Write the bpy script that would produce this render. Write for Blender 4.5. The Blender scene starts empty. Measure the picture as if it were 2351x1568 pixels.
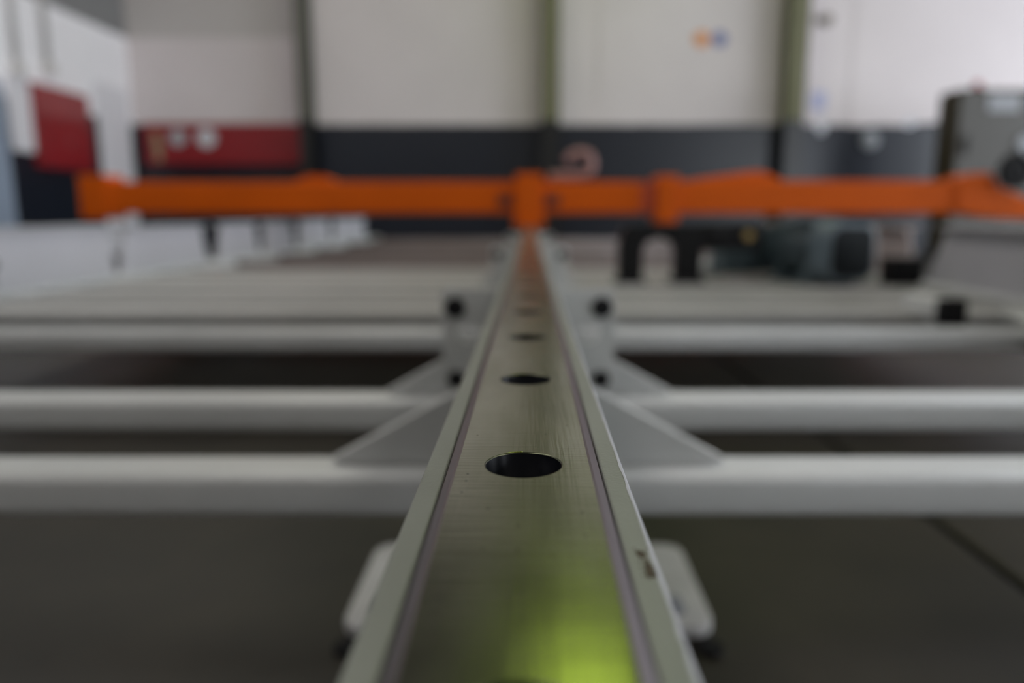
import bpy, bmesh, math, random
from mathutils import Vector, Matrix

random.seed(7)
SC = bpy.context.scene
COL = SC.collection

# ------------------------------------------------------------------ camera, world, light, exposure
F_PX, W_PX = 1700.0, 2351.0
PITCH = math.atan(293.0 / F_PX)
CAM_Z, CAM_X = 0.42, 0.0017
cam_d = bpy.data.cameras.new('camera')
cam_d.sensor_width = 36.0
cam_d.lens = F_PX / W_PX * 36.0
cam_d.shift_x = -41.5 / W_PX
cam_d.clip_start, cam_d.clip_end = 0.002, 200.0
cam_d.dof.use_dof = True
cam_d.dof.focus_distance = 0.200
cam_d.dof.aperture_fstop = 5.0
cam = bpy.data.objects.new('camera', cam_d)
cam.location = (CAM_X, 0.0, CAM_Z)
cam.rotation_euler = (math.pi / 2 - PITCH, 0.0, 0.0)
COL.objects.link(cam)
SC.camera = cam

world = bpy.data.worlds.new('sky')
SC.world = world
world.use_nodes = True
bg = world.node_tree.nodes['Background']
bg.inputs['Color'].default_value = (0.86, 0.92, 1.0, 1.0)
bg.inputs['Strength'].default_value = 6.9

ROOFLIGHT_WHITE = 4.3      # daylight through milky roof sheets
ROOFLIGHT_GREEN = 3.0      # daylight through lime fibreglass roof sheets

SC.view_settings.view_transform = 'Standard'
SC.view_settings.look = 'None'
SC.view_settings.gamma = 1.0
SC.view_settings.use_curve_mapping = False
SC.view_settings.exposure = 0.10


def at(px, py, Y):
    """world point seen at a pixel of the photograph at depth Y into the hall"""
    dx = (px - 1217.0) / F_PX
    dv = -(py - 784.0) / F_PX
    c, s = math.cos(PITCH), math.sin(PITCH)
    dy = c + dv * s
    dz = dv * c - s
    t = Y / dy
    return Vector((CAM_X + dx * t, Y, CAM_Z + dz * t))


# ------------------------------------------------------------------ materials
def mat(name, color, rough=0.5, metal=0.0, noise=0.0, scale=8.0, spec=0.5, bump=0.0, bscale=200.0, stretch=None, coat=0.0):
    m = bpy.data.materials.new(name)
    m.use_nodes = True
    nt = m.node_tree
    b = nt.nodes['Principled BSDF']
    b.inputs['Base Color'].default_value = (*color, 1)
    b.inputs['Roughness'].default_value = rough
    b.inputs['Metallic'].default_value = metal
    b.inputs['Specular IOR Level'].default_value = spec
    b.inputs['Coat Weight'].default_value = coat
    tc = nt.nodes.new('ShaderNodeTexCoord')
    src = tc.outputs['Object']
    if stretch:
        mp = nt.nodes.new('ShaderNodeMapping')
        mp.inputs['Scale'].default_value = stretch
        nt.links.new(src, mp.inputs['Vector'])
        src = mp.outputs['Vector']
    if noise > 0:
        n = nt.nodes.new('ShaderNodeTexNoise')
        n.inputs['Scale'].default_value = scale
        n.inputs['Detail'].default_value = 6
        nt.links.new(src, n.inputs['Vector'])
        r = nt.nodes.new('ShaderNodeValToRGB')
        r.color_ramp.elements[0].position = 0.3
        r.color_ramp.elements[1].position = 0.7
        r.color_ramp.elements[0].color = (*[c * (1 - noise) for c in color], 1)
        r.color_ramp.elements[1].color = (*[min(1, c * (1 + noise)) for c in color], 1)
        nt.links.new(n.outputs['Fac'], r.inputs['Fac'])
        nt.links.new(r.outputs['Color'], b.inputs['Base Color'])
    if bump > 0:
        n2 = nt.nodes.new('ShaderNodeTexNoise')
        n2.inputs['Scale'].default_value = bscale
        n2.inputs['Detail'].default_value = 4
        nt.links.new(src, n2.inputs['Vector'])
        bp = nt.nodes.new('ShaderNodeBump')
        bp.inputs['Strength'].default_value = bump
        bp.inputs['Distance'].default_value = 0.001
        nt.links.new(n2.outputs['Fac'], bp.inputs['Height'])
        nt.links.new(bp.outputs['Normal'], b.inputs['Normal'])
    return m


def wall_mat(name, white, dark, split=1.40, dark_rough=0.33, splotch=False, seed=0.0, upper=None, upper_z=3.0):
    """painted wall: white above, a dark dado below a brushed paint line; colour only"""
    m = bpy.data.materials.new(name)
    m.use_nodes = True
    nt = m.node_tree
    L = nt.links.new
    b = nt.nodes['Principled BSDF']
    g = nt.nodes.new('ShaderNodeNewGeometry')
    sep = nt.nodes.new('ShaderNodeSeparateXYZ')
    L(g.outputs['Position'], sep.inputs[0])
    n = nt.nodes.new('ShaderNodeTexNoise')
    n.inputs['Scale'].default_value = 3.0
    n.inputs['Detail'].default_value = 5
    L(g.outputs['Position'], n.inputs['Vector'])
    off = nt.nodes.new('ShaderNodeMath'); off.operation = 'MULTIPLY_ADD'
    L(n.outputs['Fac'], off.inputs[0])
    off.inputs[1].default_value = 0.10 if splotch else 0.02
    L(sep.outputs['Z'], off.inputs[2])
    gt = nt.nodes.new('ShaderNodeMath'); gt.operation = 'GREATER_THAN'
    L(off.outputs[0], gt.inputs[0])
    gt.inputs[1].default_value = split + (0.05 if splotch else 0.01)
    n2 = nt.nodes.new('ShaderNodeTexNoise')
    n2.inputs['Scale'].default_value = 1.3
    n2.inputs['Detail'].default_value = 6
    L(g.outputs['Position'], n2.inputs['Vector'])
    rw = nt.nodes.new('ShaderNodeValToRGB')
    rw.color_ramp.elements[0].position = 0.3
    rw.color_ramp.elements[1].position = 0.7
    rw.color_ramp.elements[0].color = (*[c * 0.93 for c in white], 1)
    rw.color_ramp.elements[1].color = (*white, 1)
    L(n2.outputs['Fac'], rw.inputs['Fac'])
    top = rw.outputs['Color']
    if upper:
        gu = nt.nodes.new('ShaderNodeMath'); gu.operation = 'GREATER_THAN'
        L(sep.outputs['Z'], gu.inputs[0]); gu.inputs[1].default_value = upper_z
        mu = nt.nodes.new('ShaderNodeMix'); mu.data_type = 'RGBA'
        L(gu.outputs[0], mu.inputs['Factor'])
        L(top, mu.inputs['A'])
        mu.inputs['B'].default_value = (*upper, 1)
        top = mu.outputs['Result']
    mx = nt.nodes.new('ShaderNodeMix'); mx.data_type = 'RGBA'
    L(gt.outputs[0], mx.inputs['Factor'])
    mx.inputs['A'].default_value = (*dark, 1)
    L(top, mx.inputs['B'])
    L(mx.outputs['Result'], b.inputs['Base Color'])
    mr = nt.nodes.new('ShaderNodeMix'); mr.data_type = 'FLOAT'
    L(gt.outputs[0], mr.inputs['Factor'])
    mr.inputs['A'].default_value = dark_rough
    mr.inputs['B'].default_value = 0.7
    L(mr.outputs['Result'], b.inputs['Roughness'])
    return m


def steel_mat():
    """ground guide steel: fine lengthwise grinding, faint cross hatch, tarnish clouds and pin specks"""
    m = bpy.data.materials.new('ground_steel')
    m.use_nodes = True
    nt = m.node_tree
    L = nt.links.new
    b = nt.nodes['Principled BSDF']
    b.inputs['Metallic'].default_value = 1.0
    tc = nt.nodes.new('ShaderNodeTexCoord')

    def noise(scale, stretch, detail=4):
        mp = nt.nodes.new('ShaderNodeMapping')
        mp.inputs['Scale'].default_value = stretch
        L(tc.outputs['Object'], mp.inputs['Vector'])
        n = nt.nodes.new('ShaderNodeTexNoise')
        n.inputs['Scale'].default_value = scale
        n.inputs['Detail'].default_value = detail
        L(mp.outputs['Vector'], n.inputs['Vector'])
        return n.outputs['Fac']
    cloud = noise(45, (1, 0.45, 1))
    rp = nt.nodes.new('ShaderNodeValToRGB')
    rp.color_ramp.elements[0].position = 0.35
    rp.color_ramp.elements[1].position = 0.65
    rp.color_ramp.elements[0].color = (0.34, 0.335, 0.27, 1)
    rp.color_ramp.elements[1].color = (0.44, 0.43, 0.36, 1)
    L(cloud, rp.inputs['Fac'])
    vor = nt.nodes.new('ShaderNodeTexVoronoi')
    vor.voronoi_dimensions = '2D'
    vor.inputs['Scale'].default_value = 150
    vor.inputs['Randomness'].default_value = 1.0
    L(tc.outputs['Object'], vor.inputs['Vector'])
    lt = nt.nodes.new('ShaderNodeMath'); lt.operation = 'LESS_THAN'
    L(vor.outputs['Distance'], lt.inputs[0]); lt.inputs[1].default_value = 0.05
    pick = nt.nodes.new('ShaderNodeSeparateColor')
    L(vor.outputs['Color'], pick.inputs['Color'])
    g2 = nt.nodes.new('ShaderNodeMath'); g2.operation = 'GREATER_THAN'
    L(pick.outputs['Red'], g2.inputs[0]); g2.inputs[1].default_value = 0.86
    mu = nt.nodes.new('ShaderNodeMath'); mu.operation = 'MULTIPLY'
    L(lt.outputs[0], mu.inputs[0]); L(g2.outputs[0], mu.inputs[1])
    mx = nt.nodes.new('ShaderNodeMix'); mx.data_type = 'RGBA'
    L(mu.outputs[0], mx.inputs['Factor'])
    L(rp.outputs['Color'], mx.inputs['A'])
    mx.inputs['B'].default_value = (0.02, 0.018, 0.015, 1)
    L(mx.outputs['Result'], b.inputs['Base Color'])
    rr = nt.nodes.new('ShaderNodeMapRange')
    L(noise(60, (1, 0.3, 1)), rr.inputs['Value'])
    rr.inputs['From Min'].default_value = 0.3; rr.inputs['From Max'].default_value = 0.7
    rr.inputs['To Min'].default_value = 0.15; rr.inputs['To Max'].default_value = 0.24
    L(rr.outputs['Result'], b.inputs['Roughness'])
    a1 = noise(900, (1, 0.03, 1), 2)
    a2 = noise(900, (0.05, 1, 1), 2)
    ad = nt.nodes.new('ShaderNodeMath'); ad.operation = 'ADD'
    L(a1, ad.inputs[0]); L(a2, ad.inputs[1])
    bp = nt.nodes.new('ShaderNodeBump')
    bp.inputs['Strength'].default_value = 0.09
    bp.inputs['Distance'].default_value = 0.0005
    L(ad.outputs[0], bp.inputs['Height'])
    L(bp.outputs['Normal'], b.inputs['Normal'])
    return m


def emit(name, color, strength):
    m = bpy.data.materials.new(name)
    m.use_nodes = True
    nt = m.node_tree
    nt.nodes.clear()
    o = nt.nodes.new('ShaderNodeOutputMaterial')
    e = nt.nodes.new('ShaderNodeEmission')
    e.inputs['Color'].default_value = (*color, 1)
    e.inputs['Strength'].default_value = strength
    nt.links.new(e.outputs[0], o.inputs['Surface'])
    return m


WHITE_WALL = (0.725, 0.66, 0.663)
DADO = (0.0095, 0.0125, 0.021)
M = {}
M['steel'] = steel_mat()
M['edge'] = mat('tarnished_edge_steel', (0.22, 0.19, 0.20), 0.38, 1.0, 0.15, 60, stretch=(1, .1, 1))
M['groove'] = mat('dark_joint', (0.055, 0.028, 0.028), 0.6, 0.3)
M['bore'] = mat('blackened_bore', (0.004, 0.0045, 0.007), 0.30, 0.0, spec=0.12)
M['rim'] = mat('polished_rim', (0.10, 0.105, 0.07), 0.30, 1.0)
M['rim_glint'] = mat('yellow_green_rim_glint', (0.55, 0.62, 0.14), 0.15, 1.0)
M['railpaint'] = mat('grey_green_paint', (0.232, 0.246, 0.218), 0.36, 0, 0.06, 30, bump=0.12, bscale=900)
M['white'] = mat('white_machine_paint', (0.59, 0.60, 0.595), 0.40, 0, 0.05, 6, bump=0.05)
M['deck'] = mat('grey_white_deck_paint', (0.36, 0.355, 0.35), 0.5, 0, 0.08, 5)
M['foot'] = mat('foot_plate_paint', (0.55, 0.54, 0.53), 0.5, 0, 0.10, 14)
M['chip'] = mat('rusty_chip', (0.065, 0.050, 0.028), 0.75, 0, 0.6, 900, bump=0.8, bscale=1500)
M['crumb'] = mat('glossy_grit', (0.16, 0.13, 0.08), 0.12, 0.0, 0.3, 900)
M['black'] = mat('black_machine_paint', (0.008, 0.008, 0.009), 0.50, spec=0.25)
M['rubber'] = mat('black_rubber', (0.007, 0.007, 0.008), 0.6, spec=0.2)
M['bolt'] = mat('black_oxide_bolt', (0.014, 0.014, 0.016), 0.35, 0.5)
M['orange'] = mat('orange_machine_paint', (0.62, 0.100, 0.002), 0.55, 0, 0.06, 4, spec=0.15)
M['red'] = mat('red_paint', (0.25, 0.009, 0.014), 0.45, 0, 0.08, 4)
M['red_light'] = mat('lighter_red_paint', (0.30, 0.05, 0.055), 0.40, 0, 0.08, 4)
M['motor'] = mat('grey_blue_motor_paint', (0.070, 0.098, 0.110), 0.35, 0, 0.1, 10)
M['motor_dark'] = mat('dark_fan_cover', (0.006, 0.009, 0.011), 0.5, spec=0.2)
M['cover'] = mat('blue_grey_fan_cover', (0.115, 0.150, 0.175), 0.35, 0, 0.08, 10)
M['brass'] = mat('brass', (0.55, 0.40, 0.18), 0.3, 1.0)
M['taupe'] = mat('taupe_cabinet_paint', (0.055, 0.050, 0.041), 0.5, 0, 0.06, 4)
M['taupe_side'] = mat('brown_cabinet_side', (0.060, 0.045, 0.022), 0.6, 0, 0.06, 4)
M['olive'] = wall_mat('olive_column_paint', (0.16, 0.155, 0.085), (0.010, 0.010, 0.010), 1.42)
M['grey_col'] = wall_mat('grey_column_paint', (0.125, 0.12, 0.10), (0.010, 0.010, 0.010), 1.42)
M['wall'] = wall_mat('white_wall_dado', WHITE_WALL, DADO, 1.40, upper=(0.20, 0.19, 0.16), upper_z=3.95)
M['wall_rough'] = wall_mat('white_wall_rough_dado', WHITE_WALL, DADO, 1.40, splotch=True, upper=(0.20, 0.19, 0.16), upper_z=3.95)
Z_UP = at(330, 85, 8.50).z
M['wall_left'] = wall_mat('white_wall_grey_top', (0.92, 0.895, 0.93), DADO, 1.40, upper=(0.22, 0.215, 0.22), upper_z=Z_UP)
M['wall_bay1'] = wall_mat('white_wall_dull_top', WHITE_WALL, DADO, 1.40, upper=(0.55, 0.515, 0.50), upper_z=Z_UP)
M['plain'] = mat('plain_plaster', (0.45, 0.43, 0.41), 0.8, 0, 0.08, 1.5)
M['ceiling'] = mat('grey_roof_sheet', (0.075, 0.072, 0.065), 0.7, 0, 0.1, 2)
M['concrete'] = mat('oiled_concrete', (0.026, 0.0215, 0.0145), 0.50, 0, 0.35, 5, bump=0.25, bscale=120)
M['joint'] = mat('floor_joint_filler', (0.012, 0.012, 0.010), 0.8)
M['orange_sign'] = mat('orange_sign_face', (0.72, 0.30, 0.10), 0.5)
M['blue_sign'] = mat('blue_sign_face', (0.14, 0.17, 0.38), 0.5)
M['pale'] = mat('pale_sign_face', (0.62, 0.62, 0.66), 0.5)
M['dim_pale'] = mat('dim_pale_face', (0.28, 0.29, 0.31), 0.5)
M['grey_pale'] = mat('grey_pale_face', (0.42, 0.43, 0.46), 0.5)
M['pale_edge'] = mat('painted_edge_highlight', (0.50, 0.51, 0.56), 0.35)
M['yellow'] = mat('faded_yellow_paint', (0.33, 0.28, 0.17), 0.5)
M['pink'] = mat('pale_pink_rubber', (0.36, 0.20, 0.18), 0.5)
M['bluegrey'] = mat('blue_grey_locker_paint', (0.26, 0.31, 0.40), 0.45, 0, 0.05, 4)
M['conduit'] = mat('conduit_grey', (0.62, 0.60, 0.58), 0.5)
M['pinkplate'] = mat('pinkish_primer', (0.42, 0.36, 0.35), 0.5, 0, 0.1, 5)
M['primer'] = mat('dull_primer', (0.27, 0.225, 0.215), 0.55, 0, 0.12, 3)
M['plate_white'] = mat('aged_white_paint', (0.47, 0.465, 0.49), 0.5, 0, 0.08, 3)
M['beacon'] = mat('red_beacon', (0.45, 0.03, 0.05), 0.25)
M['white_sheet'] = mat('white_panel', (0.72, 0.70, 0.74), 0.6)
M['milky'] = emit('milky_rooflight_daylight', (1.0, 0.97, 0.92), ROOFLIGHT_WHITE)
M['lime'] = emit('lime_rooflight_daylight', (0.55, 0.78, 0.10), ROOFLIGHT_GREEN)


# ------------------------------------------------------------------ mesh building
class MB:
    def __init__(self):
        self.v, self.f, self.s = [], [], []

    def add(self, verts, faces, smooth=False):
        o = len(self.v)
        self.v += [tuple(p) for p in verts]
        self.f += [tuple(i + o for i in f) for f in faces]
        self.s += [smooth] * len(faces)
        return self

    def box(self, x0, x1, y0, y1, z0, z1):
        v = [(x, y, z) for x in (x0, x1) for y in (y0, y1) for z in (z0, z1)]
        return self.add(v, [(0, 1, 3, 2), (4, 6, 7, 5), (0, 4, 5, 1), (2, 3, 7, 6), (0, 2, 6, 4), (1, 5, 7, 3)])

    def prism(self, poly, a0, a1, axis='y', smooth=False):
        """extrude a 2-D outline along an axis; outline axes: y->(x,z)  x->(y,z)  z->(x,y)"""
        def p(u, w, a):
            return {'y': (u, a, w), 'x': (a, u, w), 'z': (u, w, a)}[axis]
        n = len(poly)
        v = [p(u, w, a0) for u, w in poly] + [p(u, w, a1) for u, w in poly]
        o = len(self.v)
        self.v += v
        for i in range(n):
            j = (i + 1) % n
            self.f.append((o + i, o + j, o + n + j, o + n + i)); self.s.append(smooth)
        self.f.append(tuple(o + i for i in range(n))); self.s.append(False)
        self.f.append(tuple(o + n + i for i in reversed(range(n)))); self.s.append(False)
        return self

    def cyl(self, c, r, a0, a1, axis='y', n=24, r1=None):
        r1 = r if r1 is None else r1
        def ring(rr, a):
            out = []
            for i in range(n):
                t = 2 * math.pi * i / n
                u, w = rr * math.cos(t), rr * math.sin(t)
                out.append({'y': (c[0] + u, a, c[1] + w), 'x': (a, c[0] + u, c[1] + w), 'z': (c[0] + u, c[1] + w, a)}[axis])
            return out
        o = len(self.v)
        self.v += ring(r, a0) + ring(r1, a1)
        for i in range(n):
            j = (i + 1) % n
            self.f.append((o + i, o + j, o + n + j, o + n + i)); self.s.append(True)
        self.f.append(tuple(o + i for i in range(n))); self.s.append(False)
        self.f.append(tuple(o + n + i for i in reversed(range(n)))); self.s.append(False)
        return self

    def sweep(self, path, r, n=12):
        path = [Vector(p) for p in path]
        o = len(self.v)
        for k, p in enumerate(path):
            t = (path[min(k + 1, len(path) - 1)] - path[max(k - 1, 0)]).normalized()
            up = Vector((0, 1, 0)) if abs(t.y) < 0.9 else Vector((1, 0, 0))
            u = t.cross(up).normalized(); w = t.cross(u)
            for i in range(n):
                a = 2 * math.pi * i / n
                self.v.append(tuple(p + u * r * math.cos(a) + w * r * math.sin(a)))
        for k in range(len(path) - 1):
            for i in range(n):
                j = (i + 1) % n
                self.f.append((o + k * n + i, o + k * n + j, o + (k + 1) * n + j, o + (k + 1) * n + i)); self.s.append(True)
        self.f.append(tuple(o + i for i in range(n))); self.s.append(False)
        e = o + (len(path) - 1) * n
        self.f.append(tuple(e + i for i in reversed(range(n)))); self.s.append(False)
        return self

    def build(self, name, m, parent=None, bevel=0.0, seg=2):
        me = bpy.data.meshes.new(name)
        me.from_pydata(self.v, [], self.f)
        bm = bmesh.new(); bm.from_mesh(me)
        bmesh.ops.recalc_face_normals(bm, faces=bm.faces)
        bm.to_mesh(me); bm.free()
        for p, s in zip(me.polygons, self.s):
            p.use_smooth = s
        me.materials.append(m)
        ob = bpy.data.objects.new(name, me)
        COL.objects.link(ob)
        if parent is not None:
            ob.parent = parent
        if bevel > 0:
            b = ob.modifiers.new('edge', 'BEVEL')
            b.width = bevel; b.segments = seg; b.limit_method = 'ANGLE'; b.angle_limit = math.radians(40)
        return ob


def tag(o, label=None, cat=None, group=None, kind=None):
    if label: o['label'] = label
    if cat: o['category'] = cat
    if group: o['group'] = group
    if kind: o['kind'] = kind
    return o


def empty(name, loc, label, cat, group=None):
    o = bpy.data.objects.new(name, None)
    o.empty_display_size = 0.05
    o.location = loc
    COL.objects.link(o)
    return tag(o, label, cat, group)


def rel(o):
    """parts are modelled in world coordinates: move them into their thing's frame"""
    inv = Matrix.Translation(-Vector(o.location))
    for c in o.children:
        if c.type == 'MESH' and not c.get('_rel'):
            c.matrix_parent_inverse = inv


def copy_part(src, parent, loc):
    c = src.copy()
    COL.objects.link(c)
    c.parent = parent
    c.location = loc
    return c


def rrect(w, h, r, n=6):
    pts = []
    for cx, cz, a0 in ((w / 2 - r, h / 2 - r, 0), (-w / 2 + r, h / 2 - r, 90), (-w / 2 + r, -h / 2 + r, 180), (w / 2 - r, -h / 2 + r, 270)):
        for i in range(n + 1):
            a = math.radians(a0 + 90 * i / n)
            pts.append((cx + r * math.cos(a), cz + r * math.sin(a)))
    return pts


# ------------------------------------------------------------------ the hall
XL, XR, YB, YF, HC = -4.42, 9.0, 8.55, -3.5, 5.2
PANEL_Y = 8.54          # face of the proud wall bays

floor = MB().box(XL - .3, XR + .3, YF - .3, YB + .3, -0.12, -0.012).build('floor', M['joint'])
tag(floor, 'dark oily concrete floor in large slabs under the machine', kind='structure')
xs = [XL - .3, -2.43, 0.565, 3.56, XR + .3]
ys = [YF - .3, -0.9, 2.9, 6.6, YB + .3]
for i in range(4):
    for j in range(4):
        g = 0.008
        MB().box(xs[i] + g, xs[i + 1] - g, ys[j] + g, ys[j + 1] - g, -0.012, 0.0).build('floor_slab', M['concrete'], floor, bevel=0.004)

wb = MB().box(XL - .3, XR + .3, YB, YB + .3, 0, HC + .1).build('wall_back', M['wall'])
tag(wb, 'white back wall with charcoal dado in bays between olive columns', kind='structure')


def wx(px, y=PANEL_Y):
    return at(px, 285, y).x


col_px = (697, 1263, 1828)
col_x = [at(p, 200, 8.3).x for p in col_px]
step_x = [wx(735), wx(1372), wx(1946)]
MB().box(XL, col_x[0] - .02, PANEL_Y, YB, 0, HC).build('wall_bay', M['wall_bay1'], wb, bevel=.01)
MB().box(col_x[0] - .02, col_x[1] - .02, PANEL_Y, YB, 0, HC).build('wall_bay', M['wall'], wb, bevel=.01)
MB().box(step_x[1], col_x[2] - .02, PANEL_Y, YB, 0, HC).build('wall_bay', M['wall'], wb, bevel=.01)
MB().box(step_x[2], XR, PANEL_Y, YB, 0, HC).build('wall_bay', M['wall_rough'], wb, bevel=.01)

wl = MB().box(XL - .3, XL, YF - .3, YB, 0, HC + .1).build('wall_left', M['wall_left'])
tag(wl, 'white side wall with charcoal dado and grey upper band', kind='structure')
wf = MB().box(XL - .3, 5.4, YF - .3, YF, 0, HC + .1).box(8.8, XR + .3, YF - .3, YF, 0, HC + .1).box(5.4, 8.8, YF - .3, YF, 2.5, HC + .1).build('wall_front', M['plain'])  # opening added out of view for dado reflection and frontal light
tag(wf, 'plain plaster end wall with an unseen opening added for daylight behind the viewer', kind='structure')
wr = MB()
wr.box(XR, XR + .3, YF - .3, 0.8, 0, HC + .1)
wr.box(XR, XR + .3, 7.2, YB, 0, HC + .1)
wr.box(XR, XR + .3, 0.8, 7.2, 4.3, HC + .1)
wr = wr.build('wall_right', M['plain'])
tag(wr, 'side wall with a wide open roller door letting in daylight', kind='structure')

# roof: sheets with lime and milky roof-light openings
ce = MB()
lights = [(-3.2, -2.0, -3.0, 6.2, 'milky'), (0.22, 1.0, 4.0, 7.5, 'lime'), (3.4, 4.6, -3.0, 4.2, 'milky')]
xcuts = [XL - .3, -3.2, -2.0, 0.22, 1.0, 3.4, 4.6, XR + .3]
for k in range(0, len(xcuts), 2):
    ce.box(xcuts[k], xcuts[k + 1], YF - .3, YB + .3, HC, HC + .1)
for x0, x1, y0, y1, _ in lights:
    ce.box(x0, x1, YF - .3, y0, HC, HC + .1)
    ce.box(x0, x1, y1, YB + .3, HC, HC + .1)
ce = ce.build('ceiling', M['ceiling'])
tag(ce, 'grey sheet roof with roof-light strips above the machine', kind='structure')
for n, (x0, x1, y0, y1, k) in enumerate(lights):
    w = MB().box(x0, x1, y0, y1, HC + .04, HC + .05).build('window_%d' % (n + 1), M[k])
    tag(w, {'milky': 'milky roof-light sheet strip letting in daylight', 'lime': 'lime fibreglass roof-light strip over the rail'}[k], kind='structure')


def h_column(x, w, name, m, label):
    y0 = 8.28
    y1 = 8.48
    c = empty(name, (x, 8.3, 0), label, None)
    c['kind'] = 'structure'
    MB().box(x - w / 2, x + w / 2, y0, y0 + .014, 0, HC).build('front_flange', m, c)
    MB().box(x - w / 2, x + w / 2, y1 - .014, y1, 0, HC).build('rear_flange', m, c)
    MB().box(x - .006, x + .006, y0 + .014, y1 - .014, 0, HC).build('web', m, c)
    rel(c)
    return c


h_column(col_x[0], 0.135, 'steel_column', M['grey_col'], 'thin grey steel column beside the long red wall board')
h_column(col_x[1], 0.20, 'steel_column', M['olive'], 'olive steel column standing behind the far end of the rail')
h_column(col_x[2], 0.20, 'steel_column', M['olive'], 'olive steel column between the two round signs and the blue notice')

# ------------------------------------------------------------------ central guide rail
H_R = 0.0637
RZ = CAM_Z - H_R           # rail top
HOLE_R, PITCH_Y, Y_H0 = 0.0100, 0.100, 0.183
RAIL_Y0, N_H = Y_H0 - PITCH_Y * 2.5, 46
RAIL_Y1 = RAIL_Y0 + PITCH_Y * N_H
rail = empty('guide_rail', (0, 0.2, 0), 'long ground steel guide rail with a row of round holes on a grey beam', 'rail')

HW = 0.0169
cell = MB()
n = 64
for k in range(N_H):
    yc = RAIL_Y0 + PITCH_Y * (k + .5)
    vs = []
    for i in range(n):
        a = 2 * math.pi * (i + .5) / n
        c, s = math.cos(a), math.sin(a)
        vs.append((HOLE_R * c, yc + HOLE_R * s, RZ))
    for i in range(n):
        a = 2 * math.pi * (i + .5) / n
        c, s = math.cos(a), math.sin(a)
        t = min(HW / abs(c) if abs(c) > 1e-9 else 9, HW / abs(s) if abs(s) > 1e-9 else 9)
        vs.append((t * c, yc + t * s, RZ))
    # square ring corners: snap the vertex nearest each corner
    for q in range(4):
        i = int(round((math.pi / 4 + q * math.pi / 2) / (2 * math.pi) * n - .5)) % n
        sx, sy = (1, -1, -1, 1)[q], (1, 1, -1, -1)[q]
        vs[n + i] = (HW * sx, yc + HW * sy, RZ)
    fs = [(i, (i + 1) % n, n + (i + 1) % n, n + i) for i in range(n)]
    cell.add(vs, fs)
    for ya, yb in ((yc - PITCH_Y / 2, yc - HW), (yc + HW, yc + PITCH_Y / 2)):
        cell.add([(-HW, ya, RZ), (HW, ya, RZ), (HW, yb, RZ), (-HW, yb, RZ)], [(0, 1, 2, 3)])
top = cell.build('guide_plate', M['steel'], rail)

for sx in (-1, 1):
    p = [(HW * sx, RZ), (0.0176 * sx, RZ - .0003), (0.0200 * sx, RZ - .0030), (0.0200 * sx, RZ - .012), (HW * sx, RZ - .012)]
    MB().prism(p, RAIL_Y0, RAIL_Y1).build('rail_edge', M['edge'], rail)
    MB().box(min(.0199 * sx, .0208 * sx), max(.0199 * sx, .0208 * sx), RAIL_Y0, RAIL_Y1, RZ - .02, RZ - .0056).build('joint_line', M['groove'], rail)
body = [(-.027, RZ - .0048), (-.0208, RZ - .0048), (-.0208, RZ - .014), (.0208, RZ - .014), (.0208, RZ - .0048), (.027, RZ - .0048), (.027, 0.2212), (-.027, 0.2212)]
MB().prism(body, RAIL_Y0, RAIL_Y1).build('beam_body', M['railpaint'], rail, bevel=.0008, seg=3)
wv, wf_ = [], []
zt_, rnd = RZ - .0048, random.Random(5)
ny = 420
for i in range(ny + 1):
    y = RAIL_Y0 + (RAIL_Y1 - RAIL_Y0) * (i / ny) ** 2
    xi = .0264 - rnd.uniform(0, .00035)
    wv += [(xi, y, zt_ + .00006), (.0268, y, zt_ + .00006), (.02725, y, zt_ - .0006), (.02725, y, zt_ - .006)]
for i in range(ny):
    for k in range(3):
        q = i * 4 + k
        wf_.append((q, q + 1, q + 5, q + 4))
we = MB().add(wv, wf_).build('edge_highlight', M['pale_edge'], rail)  # pale strip paints the highlight of the lit bevel onto the edge
we['label'] = 'painted highlight along the outer edge of the beam'

# bolt holes: blackened bores with a thin polished rim
bm_ = MB()
o = []
prof = [(HOLE_R, 0.0), (HOLE_R - .0001, -.0002), (HOLE_R - .0001, -.0125), (HOLE_R * .62, -.0125), (HOLE_R * .62, -.0075), (HOLE_R * .55, -.0068), (HOLE_R * .32, -.0068), (HOLE_R * .30, -.011), (0.0, -.011)]
vv, ff = [], []
m_ = 48
for r, z in prof[:-1]:
    for i in range(m_):
        a = 2 * math.pi * i / m_
        vv.append((r * math.cos(a), r * math.sin(a), z))
vv.append((0, 0, prof[-1][1]))
for k in range(len(prof) - 2):
    for i in range(m_):
        j = (i + 1) % m_
        ff.append((k * m_ + i, k * m_ + j, (k + 1) * m_ + j, (k + 1) * m_ + i))
for i in range(m_):
    ff.append(((len(prof) - 2) * m_ + i, (len(prof) - 2) * m_ + (i + 1) % m_, len(vv) - 1))
bore = MB().add(vv, ff, True).build('bolt_hole', M['bore'], rail)
rv, rf = [], []
for r, z in ((HOLE_R + .0001, .00003), (HOLE_R, .00002), (HOLE_R - .00022, -.0003)):
    for i in range(m_):
        a = 2 * math.pi * i / m_
        rv.append((r * math.cos(a), r * math.sin(a), z))
for k in range(2):
    for i in range(m_):
        j = (i + 1) % m_
        rf.append((k * m_ + i, k * m_ + j, (k + 1) * m_ + j, (k + 1) * m_ + i))
rim = MB().add(rv, rf, True).build('hole_rim', M['rim'], bore)
bp_ = [((HOLE_R + .00002) * math.cos(math.radians(t)), (HOLE_R + .00002) * math.sin(math.radians(t)), .00004 + .00006 * math.sin(t * 1.7)) for t in range(92, 119, 2)]
rim_glint = MB().sweep(bp_, .00014, 8).build('rim_glint', M['rim_glint'], bore)  # lime-tinted arc paints the roof light's glint on the far rim
rel(rail)
inv = Matrix.Translation(-Vector(rail.location))
bore['_rel'] = 1
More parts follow.
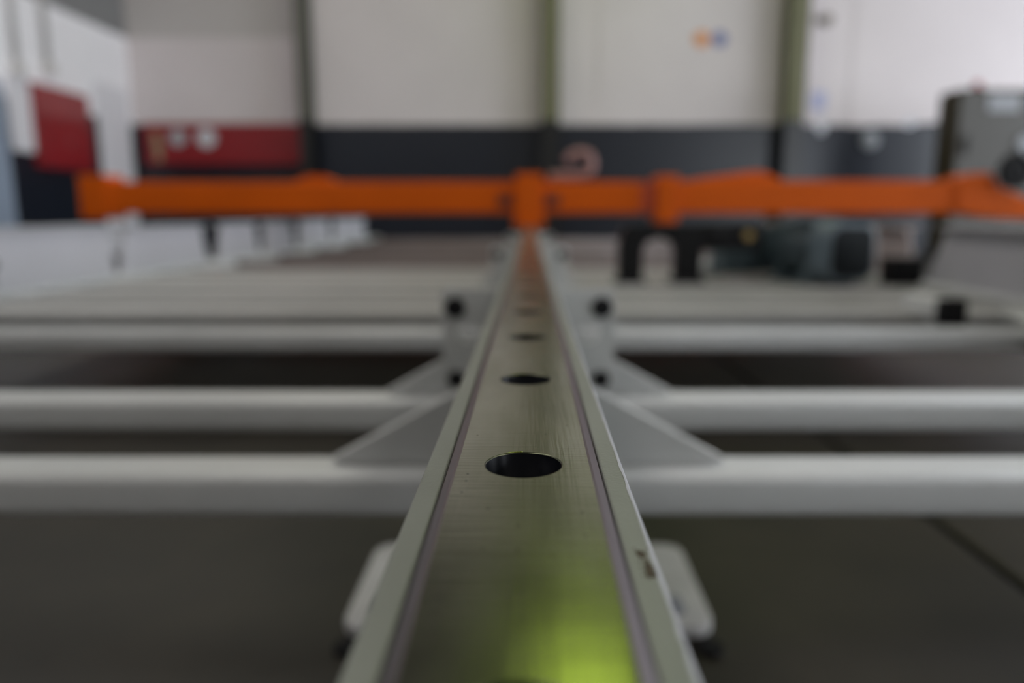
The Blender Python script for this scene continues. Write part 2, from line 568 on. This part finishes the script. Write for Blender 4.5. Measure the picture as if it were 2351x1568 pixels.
for k in range(N_H):
    yc = RAIL_Y0 + PITCH_Y * (k + .5)
    if k == 0:
        bore.location = (0, yc, RZ)
        bores = bore
        bore.matrix_parent_inverse = inv
    else:
        c = copy_part(bore, rail, (0, yc, RZ))
        c.matrix_parent_inverse = inv
        copy_part(rim, c, (0, 0, 0))
        if k % 3 != 1:
            copy_part(rim_glint, c, (0, 0, 0))

# paint chip on the grey strip of the beam
chip_xy = (0.0243, 0.1385)
ZS = RZ - .0048


def blob(cx, cy, rx, ry, z0, hgt, seed, n=26):
    rnd = random.Random(seed)
    pts = []
    for i in range(n):
        a = 2 * math.pi * i / n
        k = rnd.uniform(.6, 1.12)
        pts.append((cx + rx * k * math.cos(a), cy + ry * k * math.sin(a), z0))
    inner = [(cx + (x - cx) * .6, cy + (y - cy) * .6, z0 + hgt * rnd.uniform(.5, 1.0)) for x, y, _ in pts]
    v = pts + inner + [(cx, cy, z0 + hgt)]
    f = [(i, (i + 1) % n, n + (i + 1) % n, n + i) for i in range(n)] + [(n + i, n + (i + 1) % n, 2 * n) for i in range(n)]
    return v, f


cb = MB()
cb.add(*blob(chip_xy[0] + .0002, chip_xy[1] + .0032, .0013, .0022, ZS - .00005, .0003, 3))
cb.add(*blob(chip_xy[0] + .0009, chip_xy[1] - .0035, .0013, .0046, ZS - .00005, .0003, 4))
cb.add(*blob(chip_xy[0] - .0001, chip_xy[1] - .0052, .0003, .0040, ZS - .00005, .0001, 5))
chip = cb.build('paint_chip', M['chip'], rail)
tag(chip, 'brown chipped patch in the grey paint')
gb = MB()
rnd = random.Random(11)
for i in range(26):
    gx = chip_xy[0] + rnd.uniform(-.0012, .0018); gy = chip_xy[1] + rnd.uniform(-.007, .0055); r = rnd.uniform(.00008, .00022)
    gb.add([(gx + r, gy, ZS + .0002), (gx, gy + r, ZS + .0002), (gx - r, gy, ZS + .0002), (gx, gy - r, ZS + .0002), (gx, gy, ZS + .0006)],
           [(0, 1, 4), (1, 2, 4), (2, 3, 4), (3, 0, 4), (0, 3, 2, 1)])
grit = gb.build('grit', M['crumb'], chip)
chip.matrix_parent_inverse = inv

# ------------------------------------------------------------------ cross tubes
TZ, TD = 0.2010, 0.037
XA, XB = -1.27, 1.09       # between the side beams


def d2y(d, h):
    return (d - h * math.sin(PITCH)) / math.cos(PITCH)


tube_y = [0.578, 0.812, 1.298]
tube_names = ['white cross tube nearest the viewer, under the widest gusset pair',
              'white cross tube directly behind the bolted flange plates',
              'white cross tube in front of the first deck plate']
for y, lab in zip(tube_y, tube_names):
    t = empty('cross_tube', (0, y, TZ - TD / 2), lab, 'tube', 'white cross tubes under the rail')
    MB().prism([(y + u, TZ + w) for u, w in rrect(.052, TD, .010, 7)], XA, XB, 'x', True).build('tube', M['white'], t)
    for x in (XA, XB):
        MB().prism([(y + u, TZ + w) for u, w in rrect(.048, TD - .004, .009, 5)], x - .004 if x < 0 else x, x if x < 0 else x + .004, 'x').build('end_plug', M['rubber'], t)
    rel(t)
far_tubes = [2.80, 3.25, 3.80, 4.45, 5.2, 6.0]
for i, y in enumerate(far_tubes):
    lab = 'dull pinkish-grey cross tube number %s beyond the deck plates, counting away from the viewer' % ('one', 'two', 'three', 'four', 'five', 'six')[i]
    t = empty('cross_tube', (0, y, TZ - TD / 2), lab, 'tube', 'dull cross tubes far along the frame')
    MB().prism([(y + u, TZ + w) for u, w in rrect(.052, TD, .010, 7)], XA, XB, 'x', True).build('tube', M['primer'], t)
    rel(t)

# deck plates between the tubes
decks = [(1.47, 1.635, 'foremost white deck plate, just behind the third cross tube'),
         (1.685, 1.855, 'second white deck plate, one row behind the foremost'),
         (1.905, 2.035, 'narrow white deck plate in front of the black stand'),
         (2.075, 2.46, 'broad white deck plate carrying the motor and the black stand'),
         (2.52, 2.70, 'white deck plate just behind the motor')]
for y0, y1, lab in decks:
    t = empty('deck_plate', (0, (y0 + y1) / 2, .19), lab, 'plate', 'white deck plates between the side beams')
    MB().box(XA, XB, y0, y1, .208, .2205).build('plate', M['deck'], t, bevel=.002)
    for yy in (y0 + .03, y1 - .03):
        MB().box(XA, XB, yy - .015, yy + .015, .176, .208).build('stiffener', M['white'], t, bevel=.002)
    rel(t)

# gussets and bolted flanges: parts of the guide rail
sup_y = tube_y + [1.62, 2.2, 2.80, 3.25, 3.80]
gz0 = .2204
for y in sup_y:
    for sx in (-1, 1):
        poly = [(.0272 * sx, gz0 + .001), (.157 * sx, gz0 + .001), (.158 * sx, gz0 + .005), (.0275 * sx, gz0 + .076)]
        MB().prism(poly, y - .005, y + .005).build('gusset', M['white'], rail, bevel=.0012)


def plate_with_holes(sx, y0, y1, xo, z0, z1, holes, nseg=20):
    """upright flange plate with real round holes, cut as a ring grid per hole"""
    xi = .0275
    x0, x1 = (xi, xo) if sx > 0 else (-xo, -xi)
    hx, hz, r = holes[0]
    hx *= sx
    n = 48
    ring, rect = [], []
    for i in range(n):
        a = 2 * math.pi * i / n
        c, s = math.cos(a), math.sin(a)
        ring.append((hx + r * c, hz + r * s))
        tx = ((x1 - hx) / c if c > 0 else (x0 - hx) / c) if abs(c) > 1e-6 else 9
        tz = ((z1 - hz) / s if s > 0 else (z0 - hz) / s) if abs(s) > 1e-6 else 9
        t = min(tx, tz)
        rect.append([hx + t * c, hz + t * s])
    for cx, cz in ((x0, z0), (x1, z0), (x1, z1), (x0, z1)):
        k = min(range(n), key=lambda i: (rect[i][0] - cx) ** 2 + (rect[i][1] - cz) ** 2)
        rect[k] = [cx, cz]
    v = [(x, y, z) for y in (y0, y1) for x, z in ring + [tuple(q) for q in rect]]
    f = []
    for i in range(n):
        j = (i + 1) % n
        f += [(i, j, n + j, n + i), (2 * n + j, 2 * n + i, 3 * n + i, 3 * n + j), (i, 2 * n + i, 2 * n + j, j), (n + j, 3 * n + j, 3 * n + i, n + i)]
    ob = MB().add(v, f).build('flange_plate', M['white'], rail)
    ob.matrix_parent_inverse = inv
    return ob


for y in (0.772, 1.80, 2.95):
    zb = .2215
    for sx in (-1, 1):
        hz = [(.0770, CAM_Z - .097, .0085), (.0630, CAM_Z - .1215, .0128), (.0770, CAM_Z - .174, .0075)]
        fp = plate_with_holes(sx, y, y + .010, .0905, zb, CAM_Z - .0775, [hz[1]])
        for hx, z, r in (hz[0], hz[2]):
            b_ = MB().cyl((hx * sx, z), r, y - .007, y + .001, 'y', 20).cyl((hx * sx, z), r * 1.28, y - .0015, y + .001, 'y', 20).build('bolt', M['bolt'], fp)
            b_.matrix_parent_inverse = Matrix.Identity(4)

# foot: post and slotted foot plate standing on the floor
ft0, ft1 = d2y(1725 * .402 / 949, .402), d2y(1725 * .402 / 757, .402)
post = MB().box(-.020, .020, (ft0 + ft1) / 2 - .05, (ft0 + ft1) / 2 - .01, .018, .2212).build('foot_post', M['white'], rail, bevel=.002)
yc = (ft0 + ft1) / 2
fp = MB().prism([(x, yc + y) for x, y in rrect(.372, ft1 - ft0, .022, 5)], .006, .018, 'z').build('foot_plate', M['foot'], rail, bevel=.0015)
for sx in (-1, 1):
    MB().cyl((.150 * sx, ft0 + .035), .013, .018, .0195, 'z', 24).cyl((.150 * sx, ft0 + .035), .008, .0195, .030, 'z', 6).build('anchor_bolt', M['dim_pale'], fp)
    MB().cyl((.178 * sx, ft0 - .012), .012, .0, .006, 'z', 16).build('levelling_pad', M['rubber'], fp)
for yy in (3.03, 4.12):
    MB().box(-.020, .020, yy - .03, yy + .03, .014, .2212).build('foot_post', M['white'], rail, bevel=.002)
    MB().prism([(x, yy + y) for x, y in rrect(.372, .18, .022, 5)], .0, .014, 'z').build('foot_plate', M['foot'], rail, bevel=.0015)
rel(rail)

# ------------------------------------------------------------------ side beams
def side_beam(x, sx, plates, label, ybeg, yend):
    t = empty('side_beam', (x, ybeg, 0), label, 'beam')
    MB().prism([(x + u, TZ + w) for u, w in rrect(.060, .060, .010, 4)], ybeg, yend, 'y', True).build('beam_tube', M['white'], t)
    for (y0, y1, zt, sl, m) in plates:
        p = [(y0, TZ + .030), (y1, TZ + .030), (y1 - sl, zt), (y0 + sl, zt)]
        MB().prism(p, x - .006, x + .006, 'x').build('side_plate', m, t, bevel=.002)
        MB().box(x - .035, x + .035, y0 + sl, y1 - sl, zt - .008, zt).build('top_flange', m, t, bevel=.002)
    for y in (ybeg + .1, (ybeg + yend) / 2, yend - .1):
        MB().box(x - .025, x + .025, y - .025, y + .025, .012, TZ - .030).build('leg', M['white'], t, bevel=.002)
        MB().box(x - .07, x + .07, y - .07, y + .07, 0, .012).build('foot_plate', M['foot'], t, bevel=.002)
    rel(t)
    return t


W_ = M['plate_white']
side_beam(-1.31, 1, [(1.15, 2.34, CAM_Z - .034, .03, W_), (2.37, 3.02, CAM_Z - .040, .05, W_), (3.12, 3.60, CAM_Z - .036, .05, W_),
                     (3.66, 4.15, CAM_Z - .032, .05, W_), (4.22, 4.90, CAM_Z - .030, .06, W_), (4.98, 5.95, CAM_Z - .030, .06, W_)],
          'white side beam with a row of upright plates below the red wall box', 0.45, 6.4)
side_beam(1.13, -1, [(1.02, 2.10, CAM_Z - .030, .09, W_), (2.18, 2.75, CAM_Z - .034, .05, M['pinkplate']), (2.90, 3.6, CAM_Z - .034, .05, M['pinkplate'])],
          'white side beam with tall plates beside the motor', 0.45, 6.4)

lb_ = bpy.data.objects['side_beam']
MB().box(-1.30, -1.285, 1.755, 1.785, .235, .345).build('strap', M['dim_pale'], lb_, bevel=.002)
MB().cyl((1.77, .30), .012, -1.285, -1.275, 'x', 16).build('bolt', M['bolt'], lb_)
rel(lb_)
cpz = TZ + TD / 2 + .002
rb_ = bpy.data.objects['side_beam.001']
cpl = MB().prism([(.80, 1.13), (.90, 1.30), (.93, 1.46), (1.115, 1.46), (1.115, 1.10)], cpz, cpz + .008, 'z').build('corner_plate', M['white'], rb_, bevel=.002)
rel(rb_)
# end plate on the first side beam plate (upright joint strip)
# ------------------------------------------------------------------ loose machine parts on the deck
# stub with black end cap
e = at(2182, 716, 1.42)
st = empty('tube_stub', (e.x, 1.42, .2225 - .03), 'short white tube stub with a square black end cap by the side beam', 'tube')
MB().prism([(e.x + u, e.z + w) for u, w in rrect(.046, .046, .008)], 1.43, 1.56).build('stub_tube', M['white'], st)
MB().prism([(e.x + u, e.z + w) for u, w in rrect(.050, .052, .008)], 1.405, 1.43).build('end_cap', M['rubber'], st, bevel=.002)
rel(st)
e = at(2072, 616, 2.12)
bk = MB().box(e.x - .048, e.x + .048, 2.09, 2.16, .2205, e.z + .03).build('rubber_block', M['rubber'], bevel=.004)
tag(bk, 'black rubber block on the deck between motor and side beam', 'block')

# motor
DZ = .2205
ym = 2.20
mo = empty('electric_motor', (at(1960, 575, 2.05).x - .048, ym, DZ), 'grey-blue electric motor with a rounded square fan cover on the deck', 'motor')
xl, xr = at(1735, 570, ym).x, at(1895, 570, ym).x
zc = at(1950, 578, 2.1).z
R = .082
ax_l, ax_r = xl, at(2025, 570, ym).x
# body lies a little turned so the fan cover shows: build along local x then rotate parts
L_ = .38
bodyp = []
hous = MB().cyl((0, 0), .074, -L_ * .50, L_ * .18, 'x', 32)
fins = MB()
for i in range(28):
    a = 2 * math.pi * i / 28
    c, s = math.cos(a), math.sin(a)
    p0 = (.072 * c, .072 * s); p1 = (.083 * c, .083 * s)
    tx, ty = -s * .002, c * .002
    fins.prism([(p0[0] + tx, p0[1] + ty), (p1[0] + tx, p1[1] + ty), (p1[0] - tx, p1[1] - ty), (p0[0] - tx, p0[1] - ty)], -L_ * .44, L_ * .16, 'x')
cover = MB().prism(rrect(.165, .165, .045, 6), L_ * .18, L_ * .40, 'x', True)
grille = MB().prism(rrect(.138, .138, .035, 6), L_ * .40, L_ * .408, 'x')
for r in (.052, .040, .028):
    grille.cyl((0, 0), r, L_ * .408, L_ * .408 + .002 + (.055 - r) * .08, 'x', 32)
gear = MB().box(-L_ * .66, -L_ * .46, -.20, .075, -.080, .070)
shaft = MB().cyl((0, 0), .018, -L_ * .82, -L_ * .66, 'x', 20)
tb = MB().box(-.035, .045, -.05, .05, .070, .092)
rot = Matrix.Rotation(math.radians(-72), 4, 'Z')
cz = zc - DZ
parts = [('housing', hous, 'motor', 0), ('cooling_fins', fins, 'motor', 0), ('fan_cover', cover, 'cover', .006), ('fan_grille', grille, 'motor_dark', 0),
         ('gearbox', gear, 'motor', .004), ('shaft', shaft, 'steel', 0), ('terminal_box', tb, 'motor', .004)]
for nm, mb, mm, bv in parts:
    ob = mb.build(nm, M[mm], mo, bevel=bv)
    ob.matrix_local = Matrix.Translation((0, 0, cz)) @ rot
ob = MB().box(-.12, .08, -.075, .075, 0, .012).box(-.10, -.07, -.07, .07, .010, cz - .04).box(.03, .06, -.07, .07, .010, cz - .04).build('mount', M['motor'], mo, bevel=.002)
ob.matrix_local = rot

# black bearing stand: arch with two legs and arm towards the motor
ys_ = 2.20
sx0, sx1 = at(1418, 640, ys_).x, at(1605, 640, ys_).x
zt = at(1500, 515, ys_).z
xm0, xm1 = at(1472, 640, ys_).x, at(1545, 640, ys_).x
bs = empty('bearing_stand', ((sx0 + sx1) / 2, ys_, DZ), 'black bearing stand with two legs and a drive arm beside the motor', 'stand')
for a, b in ((sx0, xm0), (xm1, sx1)):
    MB().box(a, b, ys_ - .03, ys_ + .03, DZ + .008, zt - .05).build('leg', M['black'], bs, bevel=.003)
    MB().box(a - .012, b + .008, ys_ - .05, ys_ + .05, DZ, DZ + .010).build('foot', M['black'], bs, bevel=.002)
arch = [(sx0, zt - .055), (sx0 + .01, zt - .01), (sx0 + .03, zt), (sx1 - .01, zt), (sx1, zt - .01), (sx1, zt - .055)]
n_ = 12
xc_, rw = (xm0 + xm1) / 2, (xm1 - xm0) / 2
arch += [(xm1, zt - .075)] + [(xc_ + rw * math.cos(math.pi * i / n_), zt - .075 + rw * .75 * math.sin(math.pi * i / n_)) for i in range(1, n_)] + [(xm0, zt - .075)]
MB().prism(arch, ys_ - .032, ys_ + .032).build('bearing_head', M['black'], bs)
xa1 = at(1745, 540, ys_).x
za0, za1 = at(1650, 585, ys_).z, at(1650, 512, ys_).z
MB().box(sx1 - .005, xa1, ys_ - .025, ys_ + .025, za0 + .015, za1).build('drive_arm', M['black'], bs, bevel=.006)
e = at(1712, 540, ys_)
MB().cyl((e.x, e.z), .014, ys_ - .035, ys_ - .02, 'y', 20).build('grease_nipple', M['brass'], bs)
MB().cyl((ys_, (za0 + za1) / 2 + .01), .034, sx1 + .03, sx1 + .055, 'x', 24).build('collar', M['black'], bs)
rel(bs)

# small white bracket parts lying on the deck behind the stand
for i, (px, py, w, h, yy, lab) in enumerate([(1622, 615, .06, .045, 2.40, 'low pale casting on the deck under the black drive arm')]):
    e = at(px, py, yy)
    c = empty('casting', (e.x, yy, DZ), lab, 'part')
    MB().box(e.x - w / 2, e.x + w / 2, yy - .03, yy + .03, DZ, DZ + .012).build('base', M['white'], c, bevel=.003)
    MB().cyl((yy, DZ + .012 + h / 2), h / 2, e.x - w * .3, e.x + w * .3, 'x', 20).build('barrel', M['white'], c)
    rel(c)

# ------------------------------------------------------------------ orange boom lying across the machine
YO = 4.0
ob_ = empty('orange_boom', (0, YO, RZ), 'long orange steel boom lying across the rail', 'boom')


def obox(x0, x1, y0, y1, dy0=-.08, dy1=.08, name='sleeve', bevel=.006):
    a = at(x0, y1, YO + dy0); b = at(x1, y0, YO + dy0)
    return MB().box(a.x, b.x, YO + dy0, YO + dy1, a.z, b.z).build(name, M['orange'], ob_, bevel=bevel)


obox(240, 1490, 417, 490, name='main_tube', bevel=.010)
obox(1505, 2240, 415, 490, -.085, .085, name='outer_tube', bevel=.010)
obox(186, 242, 402, 502, -.09, .09, name='end_block')
# rounded lugs on top
for px, py0, w in ((722, 402, 50),):
    a, b, c = at(px - w, 420, YO - .05), at(px + w, 420, YO - .05), at(px, py0, YO - .05)
    hw = (b.x - a.x) / 2
    pts = [(a.x, a.z), (b.x, b.z)] + [(c.x + hw * .85 * math.cos(t), a.z + (c.z - a.z) * math.sin(t)) for t in [math.pi * i / 10 for i in range(1, 10)]]
    MB().prism(pts, YO - .05, YO + .05).build('lifting_lug', M['orange'], ob_)
P = [at(x, y, YO - .06) for x, y in ((1560, 420), (1600, 411), (1725, 393), (1752, 393), (1795, 414), (1800, 420))]
MB().prism([(p.x, p.z) for p in P], YO - .06, YO + .06).build('stiffening_rib', M['orange'], ob_, bevel=.004)
# clamp over the rail
obox(1184, 1246, 398, 507, -.11, .11, name='clamp_post')
a, b = at(1178, 515, YO - .12), at(1252, 470, YO - .12)
MB().box(a.x, b.x, YO - .12, YO + .12, RZ + .001, at(1200, 500, YO - .12).z).build('clamp_shoe', M['orange'], ob_, bevel=.004)
for px in (1160, 1268):
    a, b = at(px - 16, 472, YO - .088), at(px + 16, 448, YO - .088)
    MB().box(a.x, b.x, YO - .09, YO - .075, a.z, b.z).build('slot', M['groove'], ob_)
# collar where the outer tube slides over the main tube
obox(1506, 1560, 403, 512, -.105, .105, name='collar')
a = at(1486, 455, YO - .08)
MB().box(a.x - .03, a.x + .06, YO - .082, YO + .082, at(1486, 488, YO - .08).z, at(1486, 420, YO - .08).z).build('dark_band', mat('deep_orange_band', (0.42, 0.05, 0.008), .5), ob_)  # deeper orange-red band next to the collar
# flared end
P = [at(x, y, YO - .1) for x, y in ((2195, 418), (2235, 398), (2278, 396), (2300, 430), (2420, 480), (2420, 505), (2290, 500), (2200, 488))]
MB().prism([(p.x, p.z) for p in P], YO - .1, YO + .1).build('flared_end', M['orange'], ob_, bevel=.006)
rel(ob_)
for px, lab in ((330, 'under the end block beside the side plates'), (2140, 'under the flared end by the motor')):
    pass

e = at(2332, 392, 3.85)
hw = empty('hand_wheel', (e.x, 3.85, e.z - .07), 'black hand wheel on the flared end of the orange boom', 'wheel')
MB().sweep([(e.x + .078 * math.cos(2 * math.pi * i / 28), 3.85, e.z + .078 * math.sin(2 * math.pi * i / 28)) for i in range(29)], .016).build('rim', M['black'], hw)
MB().cyl((e.x, e.z), .03, 3.83, 3.92, 'y', 20).build('hub', M['black'], hw)
for k in range(3):
    a = k * 2 * math.pi / 3 + .4
    MB().sweep([(e.x, 3.85, e.z), (e.x + .078 * math.cos(a), 3.85, e.z + .078 * math.sin(a))], .012, 8).build('spoke', M['black'], hw)
MB().cyl((e.x, e.z), .066, 3.856, 3.866, 'y', 28).build('guard', M['black'], hw)
rel(hw)

# pink hose bend on top of the boom
h0 = at(1340, 412, YO + .0)
hc = at(1335, 380, YO)
path = [(at(1302, 372, YO)), (at(1312, 356, YO)), (at(1330, 350, YO)), (at(1350, 354, YO)), (at(1359, 372, YO)), (at(1356, 392, YO)), (at(1342, 399, YO)), (at(1318, 404, YO)), (at(1262, 405, YO))]
hs = MB()
fine = []
for i in range(len(path) - 1):
    for t in (0, .25, .5, .75):
        p0 = path[max(i - 1, 0)]; p1 = path[i]; p2 = path[i + 1]; p3 = path[min(i + 2, len(path) - 1)]
        fine.append(.5 * ((2 * p1) + (p2 - p0) * t + (2 * p0 - 5 * p1 + 4 * p2 - p3) * t * t + (3 * p1 - p0 - 3 * p2 + p3) * t ** 3))
fine.append(path[-1])
hose = MB().sweep(fine, .021, 14).build('hose_bend', M['pink'])
tag(hose, 'pale pink hose bend looped on top of the orange boom', 'hose')

# ------------------------------------------------------------------ things on and along the walls
# electrical cabinet
YC0 = 6.95
a = at(2205, 203, YC0)
cabx0, cabx1, cabz = a.x, a.x + .92, a.z
cb = empty('electrical_cabinet', (cabx0 + .46, YC0 + .17, 0), 'tall taupe electrical cabinet with a small red beacon on top', 'cabinet')
MB().box(cabx0, cabx1, YC0 + .02, YC0 + .34, .06, cabz).build('body', M['taupe_side'], cb, bevel=.01)
MB().box(cabx0 + .03, cabx1 - .03, YC0 + .05, YC0 + .31, 0, .06).build('plinth', M['black'], cb)
dr = MB().box(cabx0 + .015, cabx1 - .015, YC0, YC0 + .022, .09, cabz - .015).build('door', M['taupe'], cb, bevel=.006)
MB().box(cabx0 + .08, cabx0 + .10, YC0 - .03, YC0, .95, 1.12).build('door_handle', M['black'], dr)
a, b = at(2268, 255, YC0), at(2345, 218, YC0)
MB().box(a.x, b.x, YC0 - .004, YC0 + .001, a.z, b.z).build('label_plate', M['dim_pale'], cb)
a = at(2352, 330, YC0)
MB().cyl((a.x, a.z), .07, YC0 - .02, YC0 + .001, 'y', 24).build('round_gauge', M['dim_pale'], cb)
a = at(2244, 190, YC0 + .17)
bc = MB().cyl((a.x, YC0 + .17), .055, cabz, cabz + .03, 'z', 24).build('beacon_base', M['black'], cb)
MB().cyl((a.x, YC0 + .17), .042, cabz + .03, cabz + .085, 'z', 24, .035).build('beacon', M['beacon'], cb)
rel(cb)

# round wall signs
e = at(1611, 90, PANEL_Y)
s1 = MB().cyl((e.x, e.z), .085, PANEL_Y - .008, PANEL_Y, 'y', 36).build('round_sign', M['orange_sign'])
tag(s1, 'orange round sign on the white wall, next to the blue one', 'sign')
e = at(1652, 90, PANEL_Y)
s2 = MB().cyl((e.x, e.z), .080, PANEL_Y - .008, PANEL_Y, 'y', 36).build('round_sign', M['blue_sign'])
tag(s2, 'blue round sign on the white wall, next to the orange one', 'sign')
e = at(1879, 232, YB)
s3 = MB().box(e.x - .075, e.x + .075, YB - .008, YB, e.z - .10, e.z + .10).build('notice', mat('faded_blue_notice', (.42, .44, .64), .5), bevel=.003)
tag(s3, 'small faded blue notice beside the olive column near the cabinet', 'notice')
e = at(1897, 47, YB)
s4 = MB().cyl((e.x, e.z), .06, YB - .05, YB, 'y', 20).box(e.x - .11, e.x + .02, YB - .03, YB, e.z - .02, e.z + .02).build('wall_bracket', mat('dull_bracket', (.22, .19, .15), .6))
tag(s4, 'dull grey bracket high on the wall beside the olive column', 'bracket')
e = at(1996, 322, PANEL_Y)
s5 = MB().cyl((e.x, e.z), .095, PANEL_Y - .04, PANEL_Y, 'y', 28).cyl((e.x, e.z), .055, PANEL_Y - .055, PANEL_Y - .04, 'y', 24).build('wall_socket', M['dim_pale'])
tag(s5, 'pale round wall socket on the dark dado by the cabinet', 'socket')
for px, py, w, h, lab in ((1886, 290, .16, .17, 'white paint patch over the dado edge beside the olive column'), (2088, 282, .17, .12, 'white paint patch over the dado edge near the cabinet')):
    y = YB if px < 1940 else PANEL_Y
    e = at(px, py, y)
    v, f = blob(0, 0, w / 2, h / 2, 0, .002, px)
    pp = MB().add([(e.x + a, y - .0005 - c, e.z + b) for a, b, c in v], f).build('paint_patch', M['pale'])
    tag(pp, lab, 'patch')

# red board on the back wall with discs and a yellow strip
a, b = at(334, 378, 8.455), at(692, 283, 8.455)
rb = MB().box(a.x, b.x - .0, 8.455, 8.475, a.z, b.z).build('red_board', M['red'], bevel=.006)
tag(rb, 'long red board on the dado between corner and grey column', 'board')
fr = MB().box(a.x, b.x, 8.475, PANEL_Y - .001, a.z + .04, b.z - .04).build('back_batten', M['black'], rb)
for px, r, m, lab in ((408, .090, 'grey_pale', 'smaller greyish disc on the red board'), (474, .105, 'pale', 'larger white disc on the red board')):
    e = at(px, 316, 8.45)
    d = MB().cyl((e.x, e.z), r, 8.444, 8.4545, 'y', 32).build('disc_sign', M[m])
    tag(d, lab, 'sign')
p = [at(348, 305, 8.44), at(361, 303, 8.44), at(373, 366, 8.44), at(360, 369, 8.44)]
yb = MB().prism([(q.x, q.z) for q in p], 8.44, 8.4545).build('yellow_strip', M['yellow'])
tag(yb, 'faded yellow strip leaning on the end of the red board', 'strip')

# side wall things (wall plane x = XL)
def onwall(px, py, proud=0.0):
    """point on the side wall seen at a pixel"""
    x = XL + proud
    dx = (px - 1217.0) / F_PX
    t = (x - CAM_X) / dx
    dv = -(py - 784.0) / F_PX
    c, s = math.cos(PITCH), math.sin(PITCH)
    return Vector((x, (c + dv * s) * t, CAM_Z + (dv * c - s) * t))


a, b = onwall(98, 384, .075), onwall(203, 220, .075)
hb = empty('hose_cabinet', (XL, (a.y + b.y) / 2, a.z), 'red fire hose cabinet on the white side wall', 'cabinet')
MB().box(XL + .001, XL + .06, a.y, b.y, a.z, b.z).build('body', M['red'], hb, bevel=.01)
zmid = a.z + (b.z - a.z) * .62
MB().box(XL + .06, XL + .075, a.y + .01, b.y - .01, a.z + .01, zmid).build('lower_door', M['red'], hb, bevel=.006)
up = MB().box(XL + .06, XL + .075, a.y + .01, b.y - .01, zmid + .01, b.z - .01).build('upper_panel', M['red_light'], hb, bevel=.006)  # upper panel in a paler red than the door below
up['label'] = 'lighter red upper panel'
MB().cyl((a.y + (b.y - a.y) * .55, a.z + (b.z - a.z) * .35), .04, XL + .075, XL + .085, 'x', 24).build('lock', M['red_light'], hb)
rel(hb)

a, b = onwall(248, 500, .02), onwall(330, 240, .02)
pl = MB().box(XL + .001, XL + .02, a.y, YB - .10, 0, b.z + .1).build('trim_1', M['white_sheet'], bevel=.01)
tag(pl, 'white boxed pillar in the corner beside the red board', kind='structure')
a, b = onwall(34, 345, .03), onwall(78, 300, .03)
ws = MB().box(XL + .001, XL + .03, a.y, b.y, a.z, onwall(60, 178, .03).z).build('white_panel', M['white_sheet'], bevel=.005)
tag(ws, 'white sheet panel hanging over the dado beside the red hose cabinet', 'panel')
a = onwall(38, 510, .30)
lk = empty('steel_locker', (XL + .3, a.y - .3, 0), 'blue-grey steel locker against the side wall near the white panel', 'locker')
lz = onwall(2, 185, .30).z
MB().box(XL + .01, XL + .30, a.y - .7, a.y, .03, lz).build('body', M['bluegrey'], lk, bevel=.01)
MB().box(XL + .30, XL + .318, a.y - .69, a.y - .36, .06, lz - .03).build('door', M['bluegrey'], lk, bevel=.004)
MB().box(XL + .30, XL + .318, a.y - .34, a.y - .01, .06, lz - .03).build('door', M['bluegrey'], lk, bevel=.004)
for q in (a.y - .6, a.y - .1):
    MB().box(XL + .02, XL + .29, q - .03, q + .03, 0, .03).build('foot', M['black'], lk)
rel(lk)
for px, lab in ((40, 'thin grey conduit pipe high on the side wall, above the locker'), (112, 'thin grey conduit pipe high on the side wall, above the red hose cabinet')):
    a = onwall(px, 145, .04)
    c = MB().cyl((XL + .03, a.y), .03, a.z, HC, 'z', 14).box(XL, XL + .075, a.y - .05, a.y + .05, a.z - .10, a.z).build('conduit', M['conduit'])
    tag(c, lab, 'conduit')
